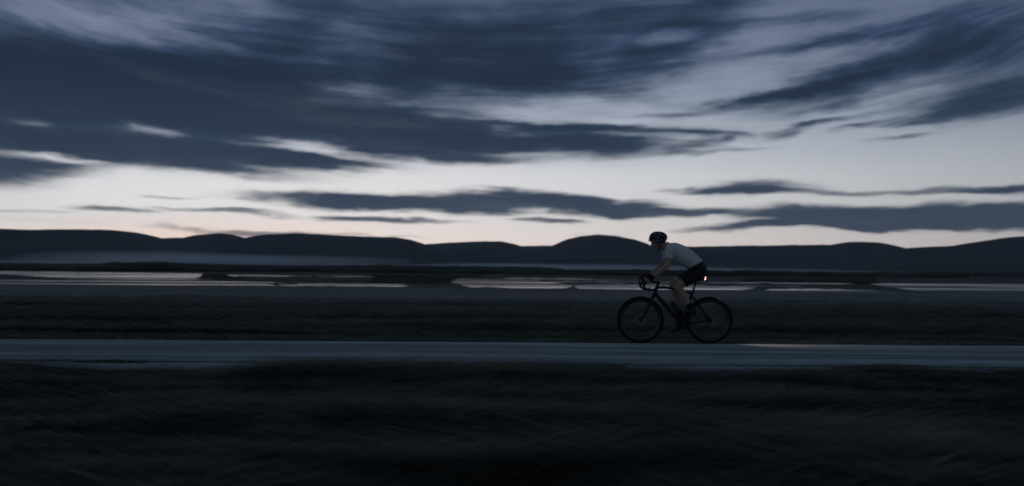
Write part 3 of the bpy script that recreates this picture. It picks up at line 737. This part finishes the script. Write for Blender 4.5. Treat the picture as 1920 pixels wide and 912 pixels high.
nv_ = len(body_me.vertices); V = np.empty(nv_ * 3); body_me.vertices.foreach_get('co', V); V = V.reshape(-1, 3)
NN = np.empty(nv_ * 3); body_me.vertices.foreach_get('normal', NN); NN = NN.reshape(-1, 3)
best = np.full(nv_, 1e9); reg = np.zeros(nv_, int); tt = np.zeros(nv_); names = []
for (rg, p, q, a, c) in BONES:
    if rg not in names: names.append(rg)
    p_ = np.array(p); d_ = np.array(q) - p_; L2 = max((d_ ** 2).sum(), 1e-9)
    t_ = np.clip(((V - p_) @ d_) / L2, 0, 1)
    dist = np.linalg.norm(V - (p_ + t_[:, None] * d_), axis=1) - (a + (c - a) * t_)
    m_ = dist < best; best[m_] = dist[m_]; reg[m_] = names.index(rg)
def isreg(*ns): return np.isin(reg, [names.index(n) for n in ns if n in names])
def along(g0, g1):      # parameter along a limb
    a = np.array(g0 - PO); d_ = np.array(g1 - PO) - a; return ((V - a) @ d_) / (d_ @ d_)
# waist line, on the back (1317,488) to the belly (1284,506)
wa = np.array(P(1317.5, 488.5, 0) - PO); wb_ = np.array(P(1284.5, 506, 0) - PO)
wd = (wb_ - wa) / np.linalg.norm(wb_ - wa); wn = np.array((wd[2], 0, -wd[0]))
if wn[0] > 0: wn = -wn                                           # points forward, to the chest
above = (V - wa) @ wn
na_ = np.array(P(1249.5, 456, 0) - PO); nb_ = np.array(P(1244.5, 476, 0) - PO)
nd = (nb_ - na_) / np.linalg.norm(nb_ - na_); nn_ = np.array((nd[2], 0, -nd[0])); nn_ = nn_ if nn_[0] > 0 else -nn_
behind_collar = (V - na_) @ nn_ > 0
arms = [('near', P(1256, 467, -.175), P(1252.5, 497, -.255)), ('far', P(1252.5, 467, .175), P(1246, 493, .255))]
jm = isreg('trunk', 'neck') & (above > 0) & behind_collar
for nm, a, c in arms:
    jm |= isreg('arm_' + nm) & (along(a, c) < .66)
jm |= isreg('pelvis') & (above > 0)
sm_ = isreg('pelvis') | (isreg('trunk') & (above <= .012))
for nm, g in (('near', near), ('far', far)):
    sm_ |= isreg('thigh_' + nm) & (along(g['hip'], g['knee']) < .72)
gl = {nm: isreg('palm_' + nm) | (isreg('fore_' + nm) & (along(e_, w_) > .93)) for nm, e_, w_ in (('near', P(1252.5, 497, -.255), P(1224.5, 519.5, -.222)), ('far', P(1246, 493, .255), P(1219, 517, .222)))}
sk_ = {nm: isreg('foot_' + nm) | (isreg('shin_' + nm) & (along(g['knee'], g['ankle']) > cut)) for nm, g, cut in (('near', near, .76), ('far', far, .60))}

polys = np.empty(len(body_me.loops), np.int32); body_me.loops.foreach_get('vertex_index', polys)
tot_ = np.empty(len(body_me.polygons), np.int32); body_me.polygons.foreach_get('loop_total', tot_)
assert (tot_ == 4).all(); quads = polys.reshape(-1, 4)
def garment(name, mask, off, m, wrinkle=0.0, thick=.003, hem=12):
    keep = mask[quads].sum(1) >= 3; Q = quads[keep]
    ids, inv = np.unique(Q, return_inverse=True); Q = inv.reshape(-1, 4)
    v = V[ids] + NN[ids] * off
    if wrinkle:
        w_ = np.abs(fbm(v[:, 0] * 16 + v[:, 2] * 7 + v[:, 1] * 4, v[:, 2] * 9 - v[:, 0] * 12 + v[:, 1] * 5, 77, 3) - .45) * 2 - .12
        v = v + NN[ids] * (w_ * wrinkle)[:, None]
    # even out the hems
    E = np.sort(np.concatenate([Q[:, [0, 1]], Q[:, [1, 2]], Q[:, [2, 3]], Q[:, [3, 0]]]), axis=1)
    u_, cnt = np.unique(E, axis=0, return_counts=True); be = u_[cnt == 1]
    for _ in range(hem):
        acc = np.zeros_like(v); num = np.zeros(len(v))
        np.add.at(acc, be[:, 0], v[be[:, 1]]); np.add.at(acc, be[:, 1], v[be[:, 0]])
        np.add.at(num, be[:, 0], 1); np.add.at(num, be[:, 1], 1)
        s = num > 0; v[s] = v[s] * .5 + .5 * acc[s] / num[s][:, None]
    o = link(name, np_mesh(name, v, Q), m, person)
    so = o.modifiers.new('cloth', 'SOLIDIFY'); so.thickness = thick; so.offset = 1
    return o
garment('jersey', jm, .0075, m_jersey, .022, .004)
garment('shorts', sm_, .0045, m_shorts, .003, .003)
for nm in ('near', 'far'):
    garment('glove', gl[nm], .0022, m_glove, 0, .0015, 4)
    garment('sock', sk_[nm], .0028, m_sock, .001, .002)
for nm, an, heel, ball, toe in FEET:
    s = MB(); o_ = Vector((0, 0, 0))
    a, h_, b_, t_ = an - PO, heel - PO, ball - PO, toe - PO
    ax_ = (t_ - h_).normalized(); dn = Vector((ax_.z, 0, -ax_.x)); dn = dn if dn.z < 0 else -dn
    s.capsule(h_ - dn * .022 - ax_ * .012, h_ - ax_ * .006, .036, .035); s.capsule(h_, b_, .034, .040); s.capsule(b_, t_, .040, .028); s.capsule(a + dn * .02, b_ - dn * .004, .040, .036)
    s.capsule(h_ + Vector((0, .012, 0)), b_ + Vector((0, .014, 0)), .03, .034); s.capsule(h_ - Vector((0, .012, 0)), b_ - Vector((0, .014, 0)), .03, .034)
    shoe = link('shoe', remeshed(s, 'shoe', .005, 4), m_shoe, person)
    so = MB(); R_ = Matrix((ax_, Vector((0, 1, 0)), -dn)).transposed()
    so.box(b_ + dn * .037 - ax_ * .055, (.25, .068, .012), R_, .35); so.box(h_ + dn * .040, (.055, .056, .014), R_, .3)
    so.build('sole', m_black, shoe)
# eyes, hair at nape
for s in (-1, 1):
    MB().ball(Hd(.079, s * .031, -.006) - PO, .0125 * HS, 14).build('eye', m_eye, person)
hr = MB(); hr.ball(HC - PO + (HF * -.030 + HU * .012) * HS, (.084 * HS, .077 * HS, .075 * HS), 22, (HF, Vector((0, 1, 0)), HU))
hr.build('hair', m_hair, person)
# helmet: ribbed shell over a foam liner, chin strap
hx = P(1232.8, 453.2, 0) - PO; hA, hW, hH = .137, .103, .152
def dome(phi, psi, k_=1.0):
    cp, sp = math.cos(phi), math.sin(phi)
    e_ = lambda q: math.copysign(abs(q) ** .80, q)
    lift = .022 if cp < 0 else 0.0
    x_ = -hA * e_(cp) * k_
    r_ = abs(sp) ** .80
    if cp < 0: x_ = x_ * (1 + .05 * math.sin(psi + pi / 2))
    return hx + Vector((x_ + .004, hW * r_ * math.sin(psi) * k_, hH * r_ * max(math.cos(psi), -.2) * k_ + (.05 * (-cp) * (1 - r_) if cp < 0 else 0)))
nphi, npsi = 48, 45
hv = []; hf = []
for i in range(nphi + 1):
    for j in range(npsi + 1):
        hv.append(dome(.06 + (pi - .12) * i / nphi, -pi * .5 + pi * j / npsi))
for i in range(nphi):
    for j in range(npsi):
        f_ = i / nphi
        rib = (j % 9) in (3, 4, 5, 6) and 3 <= j <= npsi - 3
        row = (j // 9) % 2
        vent = rib and ((.16 + .03 * row < f_ < .40 + .02 * row) or (.47 + .02 * row < f_ < .68) or (.74 < f_ < .86))
        if not vent:
            a = i * (npsi + 1) + j; hf.append((a, a + npsi + 1, a + npsi + 2, a + 1))
hme = MB(); hme.add(hv, hf); helmet = hme.build('helmet', m_helmet, person)
so = helmet.modifiers.new('shell', 'SOLIDIFY'); so.thickness = .014; so.offset = -1
bv = helmet.modifiers.new('soft', 'BEVEL'); bv.width = .003; bv.segments = 2; bv.limit_method = 'ANGLE'
lv_ = MB(); vs = []; fs = []
for i in range(25):
    for j in range(25): vs.append(dome(.08 + (pi - .16) * i / 24, -pi * .5 + pi * j / 24, .885))
for i in range(24):
    for j in range(24): a = i * 25 + j; fs.append((a, a + 25, a + 26, a + 1))
lv_.add(vs, fs); lv_.build('liner', m_liner, helmet)
stp = MB()
for s in (-1, 1):
    stp.tube(smooth_path([Hd(.030, s * .080, .03) - PO, Hd(.022, s * .076, -.03) - PO, Hd(.020, s * .062, -.082) - PO, Hd(.026, s * .02, -.118) - PO], 4), .006, 8, True, .4)
    stp.tube(smooth_path([Hd(-.060, s * .074, .02) - PO, Hd(-.02, s * .079, -.03) - PO, Hd(.020, s * .066, -.078) - PO], 4), .006, 8, True, .4)
stp.build('chin_strap', m_glove, helmet)

# ------------------------------------------------------------------ grass
def grass_mat(name, dark, light, dry):
    m = bpy.data.materials.new(name); m.use_nodes = True; t = m.node_tree; b = t.nodes['Principled BSDF']; k = Nodes(t)
    b.inputs['Roughness'].default_value = .75; b.inputs['Specular IOR Level'].default_value = .12
    co = t.nodes.new('ShaderNodeTexCoord').outputs['Object']; g = t.nodes.new('ShaderNodeNewGeometry').outputs['Random Per Island']
    f = k.m('ADD', k.m('MULTIPLY', k.noise(k.map(co, sc=(3.4, .5, 1)), 1, 5, .6), .85), k.m('MULTIPLY', g, .15))
    c = k.mix(k.rng(f, .41, .60), dark, light)
    c = k.mix(k.m('MULTIPLY', k.rng(k.noise(k.map(co, (30, 4, 0), sc=(1.3, .13, 1)), 1, 4, .6), .50, .68), .8), c, dry)
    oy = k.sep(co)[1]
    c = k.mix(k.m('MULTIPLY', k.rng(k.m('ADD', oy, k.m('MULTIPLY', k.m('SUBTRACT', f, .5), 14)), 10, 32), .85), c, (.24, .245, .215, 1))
    t.links.new(c, b.inputs['Base Color']); return m
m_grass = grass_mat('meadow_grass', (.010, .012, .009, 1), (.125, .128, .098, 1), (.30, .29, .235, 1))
m_dark = mat('dark_tussock', (.03, .034, .024), .75, .12, c2=(.085, .085, .06), vscale=(1, 1, 1), island=True)
def blades(base, length, width, lean, az_, droop):
    """tapering bent blades: base (n,3); lean = share of run against rise"""
    n = len(base); out = np.empty((n, 7, 3))
    dx, dy = np.cos(az_), np.sin(az_)
    sx, sy_ = -dy, dx
    tw = rng.normal(0, .5, n); sx, sy_ = sx * np.cos(tw) + dx * np.sin(tw), sy_ * np.cos(tw) + dy * np.sin(tw)
    for i, (f, wf) in enumerate(((0, .8), (.38, 1.0), (.75, .7))):
        run = lean * length * f ** 1.3; rise = length * np.sqrt(np.maximum(1 - lean ** 2, .05)) * (f - droop * f * f)
        c_ = base + np.stack([dx * run, dy * run, rise], 1)
        off = np.stack([sx, sy_, np.zeros(n)], 1) * (width * wf / 2)[:, None]
        out[:, 2 * i] = c_ - off; out[:, 2 * i + 1] = c_ + off
    run = lean * length; rise = length * np.sqrt(np.maximum(1 - lean ** 2, .05)) * (1 - droop)
    out[:, 6] = base + np.stack([dx * run, dy * run, rise], 1)
    idx = np.array([[0, 1, 3], [0, 3, 2], [2, 3, 5], [2, 5, 4], [4, 5, 6]])
    T = (np.arange(n)[:, None, None] * 7 + idx[None]).reshape(-1, 3)
    return out.reshape(-1, 3), T
def combed(n, s=.32):      # wind-combed along the road, both ways
    return np.where(rng.random(n) < .54, 0.0, pi) + rng.normal(0, s, n)

def scatter(n, y0, y1, power=1.0, margin=1.2):
    y_ = y0 + (y1 - y0) * rng.random(n * 2) ** power
    hw = .50 * (16 + y1) + margin
    x_ = rng.uniform(-hw, hw, n * 2)
    ok = np.abs(x_) < .50 * (16 + y_) + margin
    return x_[ok][:n], y_[ok][:n]
# foreground sward
x_, y_ = scatter(210000, -12.2, -3.2)
patch = fbm(x_ * .55, y_ * 1.1, 41, 3); e_ = np.clip((-3.75 - y_) / 1.0, 0, 1)
gap = np.zeros(len(x_))
for g0, g1 in ((-4.1, -2.3), (-1.7, -.2), (1.3, 3.9), (5.1, 7.0)):
    gap = np.maximum(gap, np.clip((x_ - g0) / .35, 0, 1) * np.clip((g1 - x_) / .35, 0, 1))
gap = gap * np.clip((y_ + 4.5 + .5 * (patch - .5)) / .3, 0, 1)
ok = rng.random(len(x_)) < np.clip(.10 + e_ * 1.2 + (patch - .46) * 2.6, .03, 1) * (1 - .97 * gap)
x_, y_, patch = x_[ok], y_[ok], patch[ok]; n = len(x_)
tall = .55 + 1.0 * np.clip((patch - .35) * 2, 0, 1) * np.clip((-3.4 - y_) / 1.2, .3, 1)
V_, T_ = blades(np.stack([x_, y_, ground_h(x_, y_) - .01], 1), rng.uniform(.22, .56, n) * tall, rng.uniform(.004, .008, n), rng.uniform(.86, .992, n), combed(n, .13), rng.uniform(.2, .7, n))
stuff(link('foreground_grass', np_mesh('foreground_grass', V_, T_), m_grass, smooth=False))
# verge and meadow beyond the road
x_, y_ = scatter(170000, ROAD_F + 1.6, 36, 1.6, 2)
patch = fbm(x_ * .10, y_ * .45, 51, 3); n = len(x_)
tall = np.clip(.35 + (y_ - ROAD_F) * .18, .35, 1) * (.5 + 1.1 * np.clip((patch - .36) * 3, 0, 1))
V_, T_ = blades(np.stack([x_, y_, ground_h(x_, y_) - .01], 1), rng.uniform(.35, .85, n) * tall, rng.uniform(.007, .014, n) * (1 + y_ / 25), rng.uniform(.90, .995, n), combed(n, .09), rng.uniform(.2, .7, n))
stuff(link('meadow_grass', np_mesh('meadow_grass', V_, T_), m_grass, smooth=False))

# mown verge strip along the far road edge, paler
x_ = rng.uniform(-11.5, 11.5, 26000); y_ = ROAD_F + .03 + 2.6 * rng.random(26000) ** 1.3; n = len(x_)
m_verge = grass_mat('mown_verge', (.06, .07, .05, 1), (.16, .175, .14, 1), (.22, .225, .18, 1))
V_, T_ = blades(np.stack([x_, y_, ground_h(x_, y_) - .005], 1), rng.uniform(.07, .17, n), rng.uniform(.006, .011, n), rng.uniform(.75, .98, n), combed(n, .12), rng.uniform(.2, .6, n))
stuff(link('verge_grass', np_mesh('verge_grass', V_, T_), m_verge, smooth=False))

# tussocks that stand out against the road
def tussock(px, w, h_, label, y0=-3.6, n=2600):
    c_ = P(px, 600, y0); z0 = float(ground_h(np.array([c_.x]), np.array([y0]))[0])
    o = empty('grass_tussock', (c_.x, y0, z0), label, 'grass clump')
    o['group'] = 'grass clumps along the near road edge'
    for nm, k_, hh in (('leaf_blades', n, 1.0), ('dry_stalks', n // 8, 1.1)):
        a = rng.uniform(0, 2 * pi, k_); r_ = np.sqrt(rng.random(k_)) * w * .5
        bx_ = r_ * np.cos(a); by_ = r_ * np.sin(a) * .5
        ln = h_ * hh * rng.uniform(.6, 1.1, k_) * (1 - .55 * (r_ / (w * .5)) ** 2)
        V2, T2 = blades(np.stack([bx_, by_, h_ * .75 * (1 - (r_ / (w * .5)) ** 2) - .02], 1), ln * .8, rng.uniform(.006, .011, k_), rng.uniform(.7, .98, k_), np.where(rng.random(k_) < .6, 0, pi) + rng.normal(0, .3, k_), rng.uniform(.2, .6, k_))
        stuff(link(nm, np_mesh(nm, V2, T2), m_dark if nm == 'leaf_blades' else m_grass, o, smooth=False))
tussock(205, 1.2, .06, 'low dark grass clump on the near road edge, farthest left of the clumps')
tussock(635, 1.3, .08, 'dark rounded grass clump on the near road edge, left of the middle')
tussock(1080, 1.6, .06, 'flat dark grass clump on the near road edge, left of the front wheel')
tussock(1680, 1.8, .07, 'wide dark grass clump on the near road edge, well behind the rear wheel', -3.7)

# reeds and scrub along the far shore: one uncountable mass
def mass(name, n, x0, x1, d0, d1, h0, h1, m, seed):
    r = np.random.default_rng(seed)
    d = r.uniform(d0, d1, n); px = r.uniform(x0, x1, n); X = (px - 960) / F * d; Y = d - 16
    keep = vnoise(px / 90, d / 60, seed) > (.30 if h1 > .5 else .5); X, Y = X[keep], Y[keep]; n = len(X)
    hh = r.uniform(h0, h1, n) * (.5 + vnoise(X / 40, Y / 40, seed + 1)); ww = hh * r.uniform(1.0, 2.6, n)
    ico = bmesh.new(); bmesh.ops.create_icosphere(ico, subdivisions=2, radius=1); ico.verts.index_update()
    iv = np.array([v.co for v in ico.verts]); it = np.array([[v.index for v in f.verts] for f in ico.faces]); ico.free()
    jit = 1 + r.normal(0, .12, (n, len(iv), 1))
    V2 = iv[None] * jit * np.stack([ww * (4.5 if h1 > .5 else 2.5), ww, hh], 1)[:, None, :] + np.stack([X, Y, np.full(n, -.6) + hh * .4], 1)[:, None, :]
    T2 = (np.arange(n)[:, None, None] * len(iv) + it[None]).reshape(-1, 3)
    stuff(link(name, np_mesh(name, V2.reshape(-1, 3), T2), m, smooth=False))
m_reed = mat('dark_reeds', (.04, .044, .036), .95, .05, c2=(.10, .10, .085), vscale=(30, 8, 2))
mass('far_scrub', 3000, -400, 1000, 340, 800, .8, 1.7, m_reed, 5)
mass('far_scrub', 2000, 950, 2300, 300, 700, .3, .9, m_reed, 6)
mass('marsh_reeds', 900, 380, 590, 150, 230, .06, .16, m_reed, 7)
mass('marsh_reeds', 1400, 700, 900, 120, 250, .06, .16, m_reed, 8)
mass('marsh_reeds', 1500, 1400, 1640, 110, 240, .06, .15, m_reed, 9)

# ------------------------------------------------------------------ mist banks and haze
def volume(name, density, color=(.9, .94, 1, 1), aniso=.2):
    m = bpy.data.materials.new(name); m.use_nodes = True; t = m.node_tree; t.nodes.clear()
    v = t.nodes.new('ShaderNodeVolumePrincipled'); v.inputs['Density'].default_value = density; v.inputs['Color'].default_value = color
    v.inputs['Anisotropy'].default_value = aniso
    t.links.new(v.outputs[0], t.nodes.new('ShaderNodeOutputMaterial').inputs['Volume']); return m
def mist(blobs, density):
    m = volume('mist', density / 3)
    for px, py, d, hw, hh, dp in blobs:
        c_ = P(px, py, d - 16)
        for k_ in (1.0, .72, .45):          # nested lenses: thicker towards the heart of the bank
            stuff(MB().ball(c_, (hw / F * d * k_, dp * k_, hh / F * d * k_), 40).build('mist', m))
mist([(285, 485, 1700, 240, 15, 230), (480, 488, 1900, 300, 10, 250), (130, 494, 1600, 200, 9, 200), (640, 499, 1800, 240, 6, 200)], .0034)
mist([(1110, 505, 1200, 250, 10, 330), (1330, 511, 1100, 280, 9, 330), (1540, 515, 1050, 190, 8, 300), (930, 500, 1300, 150, 7, 300)], .0036)
hb_ = MB().box((0, 3000, 150), (14000, 7000, 303.2), None, .0)
hz_o = stuff(hb_.build('haze', volume('haze', .00006, (.80, .88, 1, 1), .3), smooth=False))
